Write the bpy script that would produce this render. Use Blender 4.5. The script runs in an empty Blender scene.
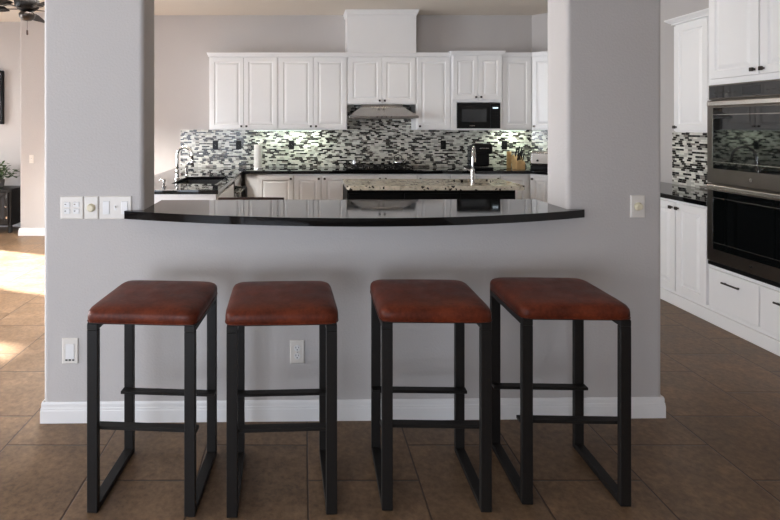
import bpy, bmesh, math, random
from mathutils import Vector, Matrix
from mathutils.geometry import tessellate_polygon
PI = math.pi
random.seed(7)
SC = bpy.context.scene
COL = SC.collection
S = lambda r, g, b: tuple((c/255/12.92 if c/255 <= .04045 else ((c/255+.055)/1.055)**2.4) for c in (r, g, b)) + (1,)

# ------------------------------------------------------------------ materials
def mat(name, color=(.5, .5, .5, 1), rough=.5, metal=0, **kw):
    m = bpy.data.materials.new(name); m.use_nodes = True
    b = m.node_tree.nodes['Principled BSDF']
    b.inputs['Base Color'].default_value = color
    b.inputs['Roughness'].default_value = rough
    b.inputs['Metallic'].default_value = metal
    for k, v in kw.items(): b.inputs[k.replace('_', ' ')].default_value = v
    return m
class NT:
    def __init__(s, m): s.t = m.node_tree; s.n = s.t.nodes; s.b = s.n['Principled BSDF']
    def new(s, ty, **kw):
        n = s.n.new(ty)
        for k, v in kw.items(): setattr(n, k, v)
        return n
    def link(s, a, b): s.t.links.new(a, b)
    def math(s, op, a, b=None, c=None):
        n = s.new('ShaderNodeMath', operation=op)
        for i, v in enumerate((a, b, c)):
            if v is None: continue
            if isinstance(v, (int, float)): n.inputs[i].default_value = v
            else: s.link(v, n.inputs[i])
        return n.outputs[0]
    def obj(s): return s.new('ShaderNodeTexCoord').outputs['Object']
    def noise(s, vec, scale, detail=4, rough=.5):
        n = s.new('ShaderNodeTexNoise'); n.inputs['Scale'].default_value = scale
        n.inputs['Detail'].default_value = detail; n.inputs['Roughness'].default_value = rough
        s.link(vec, n.inputs['Vector']); return n.outputs[0]
    def ramp(s, fac, stops, interp='LINEAR'):
        n = s.new('ShaderNodeValToRGB'); n.color_ramp.interpolation = interp
        e = n.color_ramp.elements
        while len(e) > 1: e.remove(e[-1])
        e[0].position, e[0].color = stops[0]
        for p, c in stops[1:]:
            x = e.new(p); x.color = c
        s.link(fac, n.inputs[0]); return n.outputs[0]
    def mix(s, fac, a, b, blend='MIX'):
        n = s.new('ShaderNodeMix', data_type='RGBA', blend_type=blend)
        for sock, v in ((n.inputs[0], fac), (n.inputs[6], a), (n.inputs[7], b)):
            if isinstance(v, (int, float, tuple)): sock.default_value = v
            else: s.link(v, sock)
        return n.outputs[2]
    def bump(s, h, strength, dist=.01):
        n = s.new('ShaderNodeBump'); n.inputs['Strength'].default_value = strength
        n.inputs['Distance'].default_value = dist
        s.link(h, n.inputs['Height']); s.link(n.outputs[0], s.b.inputs['Normal'])
def noisy(m, scale, amt=.15, bump=0, bscale=None, dist=.002):
    t = NT(m); v = t.obj(); base = tuple(t.b.inputs['Base Color'].default_value)
    n = t.noise(v, scale)
    lo = tuple(c*(1-amt) for c in base[:3])+(1,); hi = tuple(min(1, c*(1+amt)) for c in base[:3])+(1,)
    t.link(t.ramp(n, [(.3, lo), (.7, hi)]), t.b.inputs['Base Color'])
    if bump: t.bump(t.noise(v, bscale or scale, 3), bump, dist)
    return m
WALL = S(192, 187, 184)
M = {}
M['wall'] = noisy(mat('wall_paint', WALL, .75), 1.2, .02, .5, 90, .003)
M['ceiling'] = noisy(mat('ceiling_paint', S(226, 217, 205), .85), 1.5, .02, .5, 70, .003)
M['white'] = noisy(mat('white_cabinet_paint', S(238, 237, 236), .32), 2, .01)
M['trim'] = noisy(mat('white_trim_paint', S(232, 230, 228), .4), 2, .01)
M['plastic'] = noisy(mat('white_plastic', S(226, 220, 212), .35), 30, .02)
M['cream'] = noisy(mat('cream_plastic', S(220, 210, 182), .35), 30, .03)
M['satin'] = noisy(mat('satin_nickel', S(225, 222, 216), .22, 1), 8, .02)
M['slot'] = mat('dark_slot', S(20, 18, 17), .6)
M['blackplastic'] = noisy(mat('black_plastic', S(10, 10, 11), .38, Specular_IOR_Level=.3), 30, .1)
M['steel'] = noisy(mat('brushed_steel', S(172, 169, 165), .24, 1), 8, .05)
M['darksteel'] = noisy(mat('dark_brushed_steel', S(128, 122, 116), .3, 1), 8, .05)
M['chrome'] = noisy(mat('chrome', S(215, 215, 215), .1, 1), 8, .02)
M['knob'] = noisy(mat('dark_knob_metal', S(70, 64, 60), .3, .9), 30, .1)
M['frame'] = noisy(mat('black_powder_coat', S(25, 22, 20), .48, Specular_IOR_Level=.3), 200, .15, .15, 500, .0006)
M['glass'] = noisy(mat('black_oven_glass', S(8, 10, 10), .03, IOR=1.75), 4, .1)
M['mwglass'] = noisy(mat('microwave_window', S(52, 54, 56), .12), 4, .05)
M['blackwood'] = noisy(mat('black_painted_wood', S(18, 17, 17), .4), 12, .2)
M['brownwood'] = noisy(mat('dark_brown_wood', S(52, 30, 22), .4), 14, .25)
M['blockwood'] = noisy(mat('light_wood', S(196, 160, 110), .5), 25, .15)
M['paper'] = noisy(mat('white_paper', S(236, 234, 228), .9), 60, .03, .3, 150, .001)
M['leaf'] = noisy(mat('green_leaf', S(62, 84, 46), .5), 9, .35)
M['pot'] = noisy(mat('grey_ceramic', S(96, 94, 92), .5), 9, .1)
M['porcelain'] = noisy(mat('black_composite_sink', S(20, 20, 21), .35), 60, .2)
M['fanblade'] = noisy(mat('black_fan_blade', S(18, 15, 13), .5, Specular_IOR_Level=.2), 14, .2)
M['darkislandpaint'] = noisy(mat('black_island_paint', S(6, 6, 7), .6, Specular_IOR_Level=.15), 14, .2)
M['towel'] = noisy(mat('dark_grey_towel', S(60, 60, 62), .95), 40, .15, .5, 200, .002)
def black_granite():
    m = mat('black_granite', S(12, 12, 13), .04); t = NT(m); v = t.obj()
    n = t.noise(v, 220, 2)
    t.link(t.ramp(n, [(.55, S(9, 9, 10)), (.72, S(30, 30, 32))]), t.b.inputs['Base Color']); return m
M['granite'] = black_granite()
def light_granite():
    m = mat('speckled_granite', rough=.1); t = NT(m); v = t.obj()
    a = t.ramp(t.noise(v, 14, 6, .65), [(.3, S(120, 112, 100)), (.45, S(196, 188, 170)), (.6, S(214, 206, 190)), (.75, S(160, 128, 92))])
    vo = t.new('ShaderNodeTexVoronoi'); vo.inputs['Scale'].default_value = 42; t.link(v, vo.inputs['Vector'])
    w = t.new('ShaderNodeTexWhiteNoise'); t.link(vo.outputs['Position'], w.inputs['Vector'])
    spk = t.math('GREATER_THAN', w.outputs['Value'], .84)
    b = t.mix(spk, a, S(52, 48, 46)); t.link(b, t.b.inputs['Base Color']); return m
M['islandgranite'] = light_granite()
def mosaic():
    m = mat('glass_mosaic', rough=.18); t = NT(m)
    sp = t.new('ShaderNodeSeparateXYZ'); t.link(t.obj(), sp.inputs[0])
    H, W = .0195, .052
    zr = t.math('DIVIDE', sp.outputs['Z'], H); row = t.math('FLOOR', zr)
    wn = t.new('ShaderNodeTexWhiteNoise', noise_dimensions='1D'); t.link(row, wn.inputs['W'])
    xr = t.math('ADD', t.math('DIVIDE', sp.outputs['X'], W), wn.outputs['Value']); colm = t.math('FLOOR', xr)
    cb = t.new('ShaderNodeCombineXYZ'); t.link(colm, cb.inputs[0]); t.link(row, cb.inputs[1])
    w2 = t.new('ShaderNodeTexWhiteNoise', noise_dimensions='2D'); t.link(cb.outputs[0], w2.inputs['Vector'])
    c = t.ramp(w2.outputs['Value'], [(0, S(12, 11, 11)), (.25, S(46, 38, 34)), (.34, S(132, 126, 118)), (.42, S(190, 188, 178)), (.66, S(224, 222, 212))], 'CONSTANT')
    fx = t.math('FRACT', xr); fz = t.math('FRACT', zr)
    g = t.math('MAXIMUM', t.math('LESS_THAN', fx, .03), t.math('LESS_THAN', fz, .1))
    t.link(t.mix(g, c, S(170, 168, 160)), t.b.inputs['Base Color'])
    t.link(t.math('MULTIPLY_ADD', g, .5, .15), t.b.inputs['Roughness'])
    t.bump(t.math('SUBTRACT', 1, g), .3, .001); return m
M['mosaic'] = mosaic()
def floor_tile():
    m = mat('brown_floor_tile', rough=.35, Specular_IOR_Level=.35); t = NT(m); v = t.obj()
    sp = t.new('ShaderNodeSeparateXYZ'); t.link(v, sp.inputs[0])
    T = .47
    xr = t.math('DIVIDE', t.math('SUBTRACT', sp.outputs['X'], .02), T); cx = t.math('FLOOR', xr)
    par = t.math('MULTIPLY', t.math('FRACT', t.math('MULTIPLY', cx, .5)), 1.0)      # 0 or .5
    yr = t.math('ADD', t.math('DIVIDE', t.math('SUBTRACT', sp.outputs['Y'], .252), T), par); cy = t.math('FLOOR', yr)
    fx = t.math('FRACT', xr); fy = t.math('FRACT', yr)
    ex = t.math('MINIMUM', fx, t.math('SUBTRACT', 1, fx)); ey = t.math('MINIMUM', fy, t.math('SUBTRACT', 1, fy))
    e = t.math('MINIMUM', ex, ey)
    g = t.ramp(e, [(.004, (1, 1, 1, 1)), (.010, (0, 0, 0, 1))])
    cb = t.new('ShaderNodeCombineXYZ'); t.link(cx, cb.inputs[0]); t.link(cy, cb.inputs[1])
    w = t.new('ShaderNodeTexWhiteNoise', noise_dimensions='2D'); t.link(cb.outputs[0], w.inputs['Vector'])
    va = t.new('ShaderNodeVectorMath', operation='ADD'); t.link(v, va.inputs[0]); t.link(w.outputs['Color'], va.inputs[1])
    n = t.noise(va.outputs[0], 5, 8, .68)
    c = t.ramp(n, [(.25, S(80, 62, 46)), (.5, S(110, 86, 65)), (.75, S(142, 114, 88))])
    n2 = t.noise(va.outputs[0], 40, 6, .7)
    c = t.mix(.35, c, t.ramp(n2, [(.35, S(80, 63, 47)), (.65, S(148, 122, 94))]))
    br = t.ramp(w.outputs['Value'], [(0, (.88, .88, .88, 1)), (1, (1.0, 1.0, 1.0, 1))])
    c = t.mix(1, c, br, 'MULTIPLY')
    t.link(t.mix(g, c, S(60, 46, 37)), t.b.inputs['Base Color'])
    h = t.math('ADD', t.math('MULTIPLY', t.math('SUBTRACT', 1, g), 1), t.math('MULTIPLY', n2, .25))
    t.bump(h, .5, .003)
    t.link(t.math('MULTIPLY_ADD', n, .3, .28), t.b.inputs['Roughness']); return m
M['floor'] = floor_tile()
def leather(name, dark):
    m = mat(name, rough=.45, Specular_IOR_Level=.2); t = NT(m); v = t.obj()
    k = .62
    f = lambda r, g, b: tuple(c*k for c in S(r, g, b)[:3])+(1,)
    c = t.ramp(t.noise(v, 9, 6, .65), [(.28, f(78, 32, 19)), (.5, f(112, 48, 28)), (.72, f(146, 66, 38))])
    c = t.mix(.3, c, t.ramp(t.noise(v, 70, 4, .6), [(.35, f(66, 28, 18)), (.65, f(138, 70, 46))]))
    t.link(c, t.b.inputs['Base Color'])
    vo = t.new('ShaderNodeTexVoronoi'); vo.inputs['Scale'].default_value = 260; t.link(v, vo.inputs['Vector'])
    t.bump(t.math('ADD', vo.outputs['Distance'], t.noise(v, 12, 3)), .25, .0015)
    t.link(t.math('MULTIPLY_ADD', t.noise(v, 15, 4), .3, .26), t.b.inputs['Roughness']); return m
M['leather'] = leather('chestnut_leather', False)
def pane():
    m = mat('window_glass', (1, 1, 1, 1), .02); t = NT(m)
    tr = t.new('ShaderNodeBsdfTransparent'); gl = t.new('ShaderNodeBsdfGlossy'); gl.inputs['Roughness'].default_value = .01
    fr = t.new('ShaderNodeFresnel'); mx = t.new('ShaderNodeMixShader')
    t.link(fr.outputs[0], mx.inputs[0]); t.link(tr.outputs[0], mx.inputs[1]); t.link(gl.outputs[0], mx.inputs[2])
    t.link(mx.outputs[0], t.n['Material Output'].inputs[0]); return m
M['pane'] = pane()
def emis(name, c, s):
    m = mat(name, c, .5); b = m.node_tree.nodes['Principled BSDF']
    b.inputs['Emission Color'].default_value = c; b.inputs['Emission Strength'].default_value = s; return m
M['canlight'] = emis('can_lens', (1, .93, .82, 1), 3)
M['strip'] = emis('led_strip', (.82, 1, .84, 1), 6)
M['clock'] = emis('clock_digits', (.75, .9, 1, 1), .8)
M['tv'] = noisy(mat('tv_screen', S(40, 40, 42), .2), 3, .1)

# ------------------------------------------------------------------ mesh helpers
class MB:
    def __init__(s): s.bm = bmesh.new()
    def poly(s, pts, faces):
        vs = [s.bm.verts.new(p) for p in pts]
        for f in faces:
            try: s.bm.faces.new([vs[i] for i in f])
            except ValueError: pass
        return vs
    def box(s, a, b, bev=0, seg=2, only=None):
        x0, x1 = sorted((a[0], b[0])); y0, y1 = sorted((a[1], b[1])); z0, z1 = sorted((a[2], b[2]))
        vs = s.poly([(x, y, z) for z in (z0, z1) for x, y in ((x0, y0), (x1, y0), (x1, y1), (x0, y1))],
                    [(3, 2, 1, 0), (4, 5, 6, 7), (0, 1, 5, 4), (1, 2, 6, 5), (2, 3, 7, 6), (3, 0, 4, 7)])
        if bev:
            es = {e for v in vs for e in v.link_edges}
            if only: es = {e for e in es if only(e.verts[0].co, e.verts[1].co)}
            bmesh.ops.bevel(s.bm, geom=list(es), offset=bev, segments=seg, profile=.5, affect='EDGES')
        return s
    def rings(s, rings, cap=True, close=True):
        R = [[s.bm.verts.new(p) for p in r] for r in rings]; n = len(R[0])
        for a, b in zip(R, R[1:]):
            for i in range(n if close else n-1):
                s.bm.faces.new((a[i], a[(i+1) % n], b[(i+1) % n], b[i]))
        if cap: s.bm.faces.new(R[0][::-1]); s.bm.faces.new(R[-1])
        return s
    def lathe(s, prof, c=(0, 0, 0), n=24, axis='z'):
        def P(r, h, a):
            x, y = r*math.cos(a), r*math.sin(a)
            p = {'z': (x, y, h), 'y': (x, h, y), 'x': (h, x, y)}[axis]
            return (c[0]+p[0], c[1]+p[1], c[2]+p[2])
        return s.rings([[P(max(r, 1e-4), h, 2*PI*i/n) for i in range(n)] for r, h in prof])
    def tube(s, pts, r, n=10):
        pts = [Vector(p) for p in pts]; rr = r if isinstance(r, (list, tuple)) else [r]*len(pts); up = None; R = []
        for i, p in enumerate(pts):
            d = (pts[min(i+1, len(pts)-1)]-pts[max(i-1, 0)]).normalized()
            if up is None: up = d.orthogonal().normalized()
            up = (up-d*up.dot(d)).normalized(); w = d.cross(up)
            R.append([p+(up*math.cos(2*PI*k/n)+w*math.sin(2*PI*k/n))*rr[i] for k in range(n)])
        return s.rings(R)
    def prism(s, outer, z0, z1, holes=()):
        loops = [list(outer)]+[list(h) for h in holes]
        flat = [p for l in loops for p in l]
        tris = tessellate_polygon([[Vector((x, y, 0)) for x, y in l] for l in loops])
        bot = [s.bm.verts.new((x, y, z0)) for x, y in flat]; top = [s.bm.verts.new((x, y, z1)) for x, y in flat]
        for t in tris:
            s.bm.faces.new([bot[i] for i in t]); s.bm.faces.new([top[i] for i in reversed(t)])
        o = 0
        for l in loops:
            n = len(l)
            for i in range(n):
                a, b = o+i, o+(i+1) % n
                s.bm.faces.new((bot[a], bot[b], top[b], top[a]))
            o += n
        return s
    def build(s, name, m, parent=None, loc=None, rz=0, smooth=False, bevel=0, seg=2, sub=0, label=None):
        bmesh.ops.recalc_face_normals(s.bm, faces=s.bm.faces)
        me = bpy.data.meshes.new(name); s.bm.to_mesh(me); s.bm.free()
        me.materials.append(M[m])
        if smooth:
            for p in me.polygons: p.use_smooth = True
        o = bpy.data.objects.new(name, me); COL.objects.link(o)
        if parent: o.parent = parent
        if loc: o.location = loc
        o.rotation_euler.z = rz
        if bevel:
            b = o.modifiers.new('b', 'BEVEL'); b.width = bevel; b.segments = seg; b.limit_method = 'ANGLE'; b.angle_limit = .6
            for p in me.polygons: p.use_smooth = True
            w = o.modifiers.new('w', 'WEIGHTED_NORMAL'); w.keep_sharp = True
        if sub:
            u = o.modifiers.new('s', 'SUBSURF'); u.levels = sub; u.render_levels = sub
        if label: o['label'] = label
        return o
def thing(name, label, cat, loc=(0, 0, 0), rz=0, group=None):
    o = bpy.data.objects.new(name, None); COL.objects.link(o); o.location = loc; o.rotation_euler.z = rz
    o.empty_display_size = .1
    return tag(o, label, cat, group)
def tag(o, label, cat, group=None):
    o['label'] = label; o['category'] = cat
    if group: o['group'] = group
    return o
def struct(o): o['kind'] = 'structure'; return o
def dup(root):
    r = root.copy(); COL.objects.link(r)
    for ch in list(root.children):
        c = ch.copy(); COL.objects.link(c); c.parent = r
        for g in list(ch.children):
            d = g.copy(); COL.objects.link(d); d.parent = c
    return r

# ------------------------------------------------------------------ camera
F = 505.0
cam = bpy.data.cameras.new('camera'); co = bpy.data.objects.new('camera', cam); COL.objects.link(co)
co.location = (0, 0, 1.5); co.rotation_euler = (PI/2, 0, 0)
cam.sensor_width = 36; cam.lens = F/780*36; cam.shift_x = (390-303)/780; cam.shift_y = -(260-125)/780
cam.clip_start = .05
SC.camera = co

# ------------------------------------------------------------------ room shell
CEIL = 3.03; XL = -6.0; YF = -3.2; YB = 7.04; XR = 3.70
struct(MB().box((XL-.2, YF-.2, -.1), (5.0, 8.0, 0)).build('floor', 'floor'))
FILL_SKY = (-2.75, -1.65, 4.6, 5.7)  # ceiling hole for the added skylight
struct(MB().box((FILL_SKY[1], YF-.2, CEIL), (5.0, 8.0, CEIL+.1)).box((XL-.2, YF-.2, CEIL), (FILL_SKY[0], 8.0, CEIL+.1)).box((FILL_SKY[0], YF-.2, CEIL), (FILL_SKY[1], FILL_SKY[2], CEIL+.1)).box((FILL_SKY[0], FILL_SKY[3], CEIL), (FILL_SKY[1], 8.0, CEIL+.1)).build('ceiling', 'ceiling'))
# back wall: kitchen part, with the slanted corner at the right
struct(MB().prism([(-2.95, YB), (3.19, YB), (3.70, YB-.51), (3.9, YB-.51), (3.9, YB+.2), (-2.95, YB+.2)], 0, CEIL).build('wall_back', 'wall'))
struct(MB().box((-3.84, 6.85, 0), (-2.95, 7.24, CEIL), .02, 3, lambda a, b: abs(a.z-b.z) > 1).build('wall_stub', 'wall'))
struct(MB().box((XL, 7.48, 0), (-3.0, 7.68, CEIL)).build('wall_far', 'wall'))
struct(MB().box((XR, -3.2, 0), (XR+.2, 6.6, CEIL)).build('wall_right', 'wall'))
# wall at the far left with its openings (daylight comes in here)
SUN_AZ, SUN_EL = math.radians(20), math.radians(26.5)
openings = [(-2.3, -.5, .15, 2.3), (0.1, 2.0, .15, 2.3), (2.5, 4.2, .15, 2.3), (4.66, 4.98, .0, 2.26), (5.78, 7.0, .0, 2.26)]  # third opening is an added one, to brighten the kitchen
mb = MB(); y = YF-.2
for i, (a, b, z0, z1) in enumerate(openings):
    mb.box((XL-.15, y, 0), (XL, a, CEIL)); mb.box((XL-.15, a, z1), (XL, b, CEIL))
    if z0 > 0: mb.box((XL-.15, a, 0), (XL, b, z0))
    y = b
mb.box((XL-.15, y, 0), (XL, 7.68, CEIL)); struct(mb.build('wall_left', 'wall'))
fo = [(-5.4, -3.4, .05, 1.95), (-3.1, -.7, .05, 1.95)]
mb = MB(); x = XL-.15
for a, b, z0, z1 in fo:
    mb.box((x, YF-.15, 0), (a, YF, CEIL)); mb.box((a, YF-.15, z1), (b, YF, CEIL)); mb.box((a, YF-.15, 0), (b, YF, z0)); x = b
mb.box((x, YF-.15, 0), (XR+.2, YF, CEIL)); struct(mb.build('wall_front', 'wall'))
struct(MB().box((XL-5.2, -4.2, 2.5), (XL-.16, 4.55, 2.62)).box((XL-5.2, 4.42, -.1), (XL-.16, 4.55, 2.5)).build('sun_blocker', 'trim'))      # unseen roof and side screen added to keep sun off the near windows
n = 1
for a, b, z0, z1 in openings:
    t = thing('window_%d' % n, 'window', 'window', (XL-.07, 0, 0)); del t['category']; del t['label']; struct(t); n += 1
    fm = MB(); w = .05
    fm.box((-.03, a, z0), (.03, a+w, z1)); fm.box((-.03, b-w, z0), (.03, b, z1)); fm.box((-.03, a+w, z1-w), (.03, b-w, z1)); fm.box((-.03, a+w, z0), (.03, b-w, z0+w))
    fm.build('window_frame', 'trim', t); MB().box((-.004, a+w, z0+w), (.004, b-w, z1-w)).build('pane', 'pane', t)
for a, b, z0, z1 in fo:
    t = thing('window_%d' % n, 'window', 'window', (0, YF-.07, 0)); del t['category']; del t['label']; struct(t); n += 1
    fm = MB(); w = .05
    fm.box((a, -.03, z0), (a+w, .03, z1)); fm.box((b-w, -.03, z0), (b, .03, z1)); fm.box((a+w, -.03, z1-w), (b-w, .03, z1)); fm.box((a+w, -.03, z0), (b-w, .03, z0+w))
    fm.build('window_frame', 'trim', t); MB().box((a+w, -.004, z0+w), (b-w, .004, z1-w)).build('pane', 'pane', t)

t = thing('window_%d' % n, 'window', 'window', (0, 0, CEIL+.1)); del t['category']; del t['label']; struct(t)      # unseen skylight added to brighten the left end of the kitchen
fm = MB(); w = .05; a, b, c, d = FILL_SKY
fm.box((a-w, c-w, 0), (a, d+w, .08)); fm.box((b, c-w, 0), (b+w, d+w, .08)); fm.box((a, c-w, 0), (b, c, .08)); fm.box((a, d, 0), (b, d+w, .08))
fm.build('window_frame', 'trim', t); MB().box((a, c, .04), (b, d, .048)).build('pane', 'pane', t)

# dividing wall with the pass-through, in its own slightly turned frame
WX, WY = -1.311, 2.547; WA = math.atan2(2.594-2.547, 3.145); WL = 3.158; WT = .215; RN = .022
def wl(px):                                 # photo column -> metres along the wall
    u = (px-303)/198.3 - WX
    for _ in range(6):
        d = WY+u*math.sin(WA); X = (px-303)*d/F; u = (X-WX)/math.cos(WA)
    return u
jl, jr = wl(143.5), wl(567)
vert = lambda a, b: abs(a.z-b.z) > .5
wb = MB()
wb.box((0, 0, 0), (WL, WT, 1.03), RN, 4, vert)
wb.box((0, 0, 1.03), (jl, WT, CEIL), RN, 4, vert)
wb.box((jr, 0, 1.03), (WL, WT, CEIL), RN, 4, vert)
wb.box((jl-.03, .0005, 2.62), (jr+.03, WT-.0005, CEIL))
struct(wb.build('wall_divider', 'wall', None, (WX, WY, 0), WA))
def baseboard(name, pts, side, loc=(0, 0, 0), rz=0, h=.105, k=1.0):
    """moulded board along an open path; side = +1 pushes the profile to the right of travel"""
    prof = [(.002, 0), (.016, 0), (.016, h*.58), (.0135, h*.62), (.0135, h*.70), (.010, h*.74), (.010, h*.9), (.006, h), (.002, h)]
    P = [Vector(p) for p in pts]; nn = len(P); R = []
    for i, p in enumerate(P):
        d0 = (P[i]-P[i-1]).normalized() if i else (P[1]-P[0]).normalized()
        d1 = (P[i+1]-P[i]).normalized() if i < nn-1 else d0
        n0 = Vector((d0.y, -d0.x))*side; n1 = Vector((d1.y, -d1.x))*side
        b = (n0+n1).normalized(); b = b/max(.3, b.dot(n0))
        R.append([(p.x+b.x*t*k, p.y+b.y*t*k, z) for t, z in prof])
    return struct(MB().rings(R).build(name, 'trim', None, loc, rz))
baseboard('baseboard_divider', [(0, WT), (0, 0), (WL, 0), (WL, WT)], 1, (WX, WY, 0), WA, .105, .65)
baseboard('baseboard_stub', [(-3.84, 7.4), (-3.84, 6.85), (-2.95, 6.85), (-2.95, 7.03)], 1, h=.1)
baseboard('baseboard_far', [(XL, 7.48), (-3.86, 7.48)], 1)
baseboard('baseboard_back', [(-2.93, YB), (-1.80, YB)], 1)

# ------------------------------------------------------------------ cabinetry
def door_mesh(w, h, fr=.058, th=.02):
    mb = MB()
    L = [(0, 0), (.002, -th+.002), (.004, -th), (fr, -th), (fr+.007, -th+.009), (fr+.016, -th+.009), (fr+.036, -th+.002), (fr+.040, -th+.001)]
    if w < 2*fr+.1: L = L[:3]+[(w*.2, -th), (w*.24, -th+.009), (w*.28, -th+.009), (w*.34, -th+.001)]
    R = [[(i, y, i), (w-i, y, i), (w-i, y, h-i), (i, y, h-i)] for i, y in L]
    return mb.rings(R)
def slab_mesh(w, h, th=.02):
    return MB().rings([[(i, y, i), (w-i, y, i), (w-i, y, h-i), (i, y, h-i)] for i, y in [(0, 0), (.0, -th+.004), (.004, -th)]])
def knob(parent, x, z, y=-.02):
    MB().box((-.006, -.016, -.006), (.006, 0, .006)).box((-.0135, -.03, -.0135), (.0135, -.016, .0135), .003, 1).build('knob', 'knob', parent, (x, y, z))
def crown_mesh(w, depth, z, left, right, h=.052, e=.05):
    pr = [(0, 0), (.012, 0), (.012, .012), (.3*e+.01, .35*h), (.75*e, .6*h), (e, .78*h), (e, h)]
    R = []
    for ee, zz in pr:
        x0, x1 = -ee*left, w+ee*right
        R.append([(x0, -.02-ee, z+zz), (x1, -.02-ee, z+zz), (x1, depth, z+zz), (x0, depth, z+zz)])
    return MB().rings(R)
def cabinet(name, label, x, y, th, w, depth, z0, z1, doors, crown=None, toe=False, kick=.1, cat='cabinet', group=None, notch=None):
    t = thing(name, label, cat, (x, y, 0), th, group)
    body = MB()
    if toe:
        body.box((0, 0, kick), (w, depth, z1)); body.box((0, .05, 0), (w, depth, kick))
    elif notch:                                   # an opening left in the front for an appliance (x0,x1,z0,z1)
        a, b, c, d = notch
        if c > z0: body.box((0, 0, z0), (w, depth, c))
        body.box((0, 0, d), (w, depth, z1))
        body.box((0, 0, c), (a, depth, d)); body.box((b, 0, c), (w, depth, d)); body.box((a, depth-.02, c), (b, depth, d))
    else: body.box((0, 0, z0), (w, depth, z1))
    body.build('body', 'white', t)
    for d in doors:
        kind, a, b, c, e, kp = d
        o = (door_mesh if kind == 'door' else slab_mesh)(b-a, e-c).build(kind, 'white', t, (a, -.001, c))
        if kp == 'bar':
            W = b-a; H = e-c
            MB().box((W/2-.075, -.045, H*.74-.006), (W/2+.075, -.033, H*.74+.006), .003, 1).box((W/2-.06, -.034, H*.74-.004), (W/2-.05, -.02, H*.74+.004)).box((W/2+.05, -.034, H*.74-.004), (W/2+.06, -.02, H*.74+.004)).build('handle', 'knob', o)
        elif kp:
            kx = .032 if kp[0] == 'l' else (b-a)-.032
            kz = .036 if kp[1] == 'b' else (e-c)-.042
            knob(o, kx, kz)
    if crown: crown_mesh(w, depth, crown[2], crown[0], crown[1], *crown[3:]).build('crown_moulding', 'white', t)
    return t
SU = 75.0; YU = F/SU                               # face of the wall cabinets 6.733
DU = YB-YU-.002
ux = lambda px: (px-303)/(SU+.25)                    # door fronts stand 2 cm proud
G = .002
def upper(label, p0, p1, splits, z0=1.435, z1=2.41, knobs='', crown=True, name='wall_cabinet', y=YU, dep=None, cr=(0, 0, 2.41, .052, .028), notch=None, dz0=None, group=None):
    X0, X1 = ux(p0)+.0005, ux(p1)-.0005; ds = []
    ed = [0]+[ux(s)-X0 for s in splits]+[X1-X0]
    for i in range(len(ed)-1):
        a, b = ed[i]+(.012 if i == 0 else .0018), ed[i+1]-(.012 if i == len(ed)-2 else .0018)
        ds.append(('door', a, b, (dz0 or z0)+.012, z1-.012, knobs[2*i:2*i+2]))
    return cabinet(name, label, X0, y, 0, X1-X0, (dep or DU), z0, z1, ds, cr, notch=notch, group=group)
upper('white two-door wall cabinet at the left end of the back wall run', 209, 278.2, [244], knobs='rblb', cr=(1, 0, 2.41, .052, .028))
upper('white two-door wall cabinet just left of the range hood', 278.2, 347.4, [313.4], knobs='rblb')
upper('short white two-door wall cabinet above the range hood', 347.4, 416.3, [382], z0=1.775, knobs='rblb')
upper('tall white single-door wall cabinet between range hood and microwave cabinet', 416.3, 451, [], knobs='lb')
X0 = ux(451)
upper('deeper white wall cabinet with two short doors above the microwave', 451, 501.5, [477], z0=1.43, z1=2.425, knobs='rblb', y=YU-.045, dep=DU+.045, cr=(1, 1, 2.425, .052, .028), notch=(.068, .645, 1.455, 1.80), dz0=1.82)
upper('tall white single-door wall cabinet right of the microwave cabinet', 501.5, 532.3, [], knobs='')
# slanted corner cabinet
XD = ux(532.3)+.001; LD = .46
cabinet('wall_cabinet', 'white wall cabinet set at a slant in the corner beside the right pillar', XD, YU, -PI/4, LD, .32, 1.435, 2.41,
        [('door', .012, LD-.012, 1.447, 2.398, 'lb')], (0, 0, 2.41, .052, .028))
# cover box over the hood cabinet
t = thing('chimney_cover', 'boxed white chimney cover rising from the hood cabinet to the ceiling', 'chimney cover', (ux(347.4), YU-.012, 0))
w = ux(416.3)-ux(347.4)
MB().box((0, 0, 2.463), (w, DU+.012, CEIL-.005)).build('body', 'white', t)
mm = crown_mesh(w, DU+.012, CEIL-.066, 1, 1, .064, .03); mm.build('crown_moulding', 'white', t)

# base run along the back wall
SB = 78.0; YC = F/SB
bx = lambda px: (px-303)/(SB+.25)
CT = .876                                            # underside of the counters
def base(label, p0, p1, splits, knobs, filler=(0, 0)):
    X0, X1 = bx(p0)+.0005, bx(p1)-.0005
    ed = [filler[0]]+[bx(s)-X0 for s in splits]+[X1-X0-filler[1]]; ds = []
    for i in range(len(ed)-1):
        ds.append(('door', ed[i]+.006, ed[i+1]-.006, .12, CT-.02, knobs[2*i:2*i+2]))
    return cabinet('base_cabinet', label, X0, YC, 0, X1-X0, YB-YC-.002, 0, CT, ds, toe=True)
base('white single-door base cabinet beside the dishwasher corner', 245.4, 293.8, [], 'rt', ((257-245.4)/78, 0))
base('white two-door base cabinet left of the cooktop', 293.8, 348.2, [321.6], 'rtlt')
base('white two-door base cabinet directly under the black cooktop', 348.2, 417, [382.6], 'rtlt')
base('white single-door base cabinet just right of the cooktop behind the island', 417, 451, [], 'lt')
base('white two-door base cabinet below the coffee maker', 451, 500.6, [476], 'rtrt')
base('white single-door base cabinet below the knife block', 500.6, 530.8, [], '', (0, .03))
XBD = bx(530.8)+.001
ld = (3.09-XBD)*math.sqrt(2)-.002
cabinet('base_cabinet', 'narrow white base cabinet set at a slant below the toaster oven', XBD+.0015, YC, -PI/4, ld, .55, 0, CT, [('door', .006, ld-.006, .12, CT-.02, 'lt')], toe=True)
YD = YC-(3.09-XBD)                                   # where the slant meets the right-hand run
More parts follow.
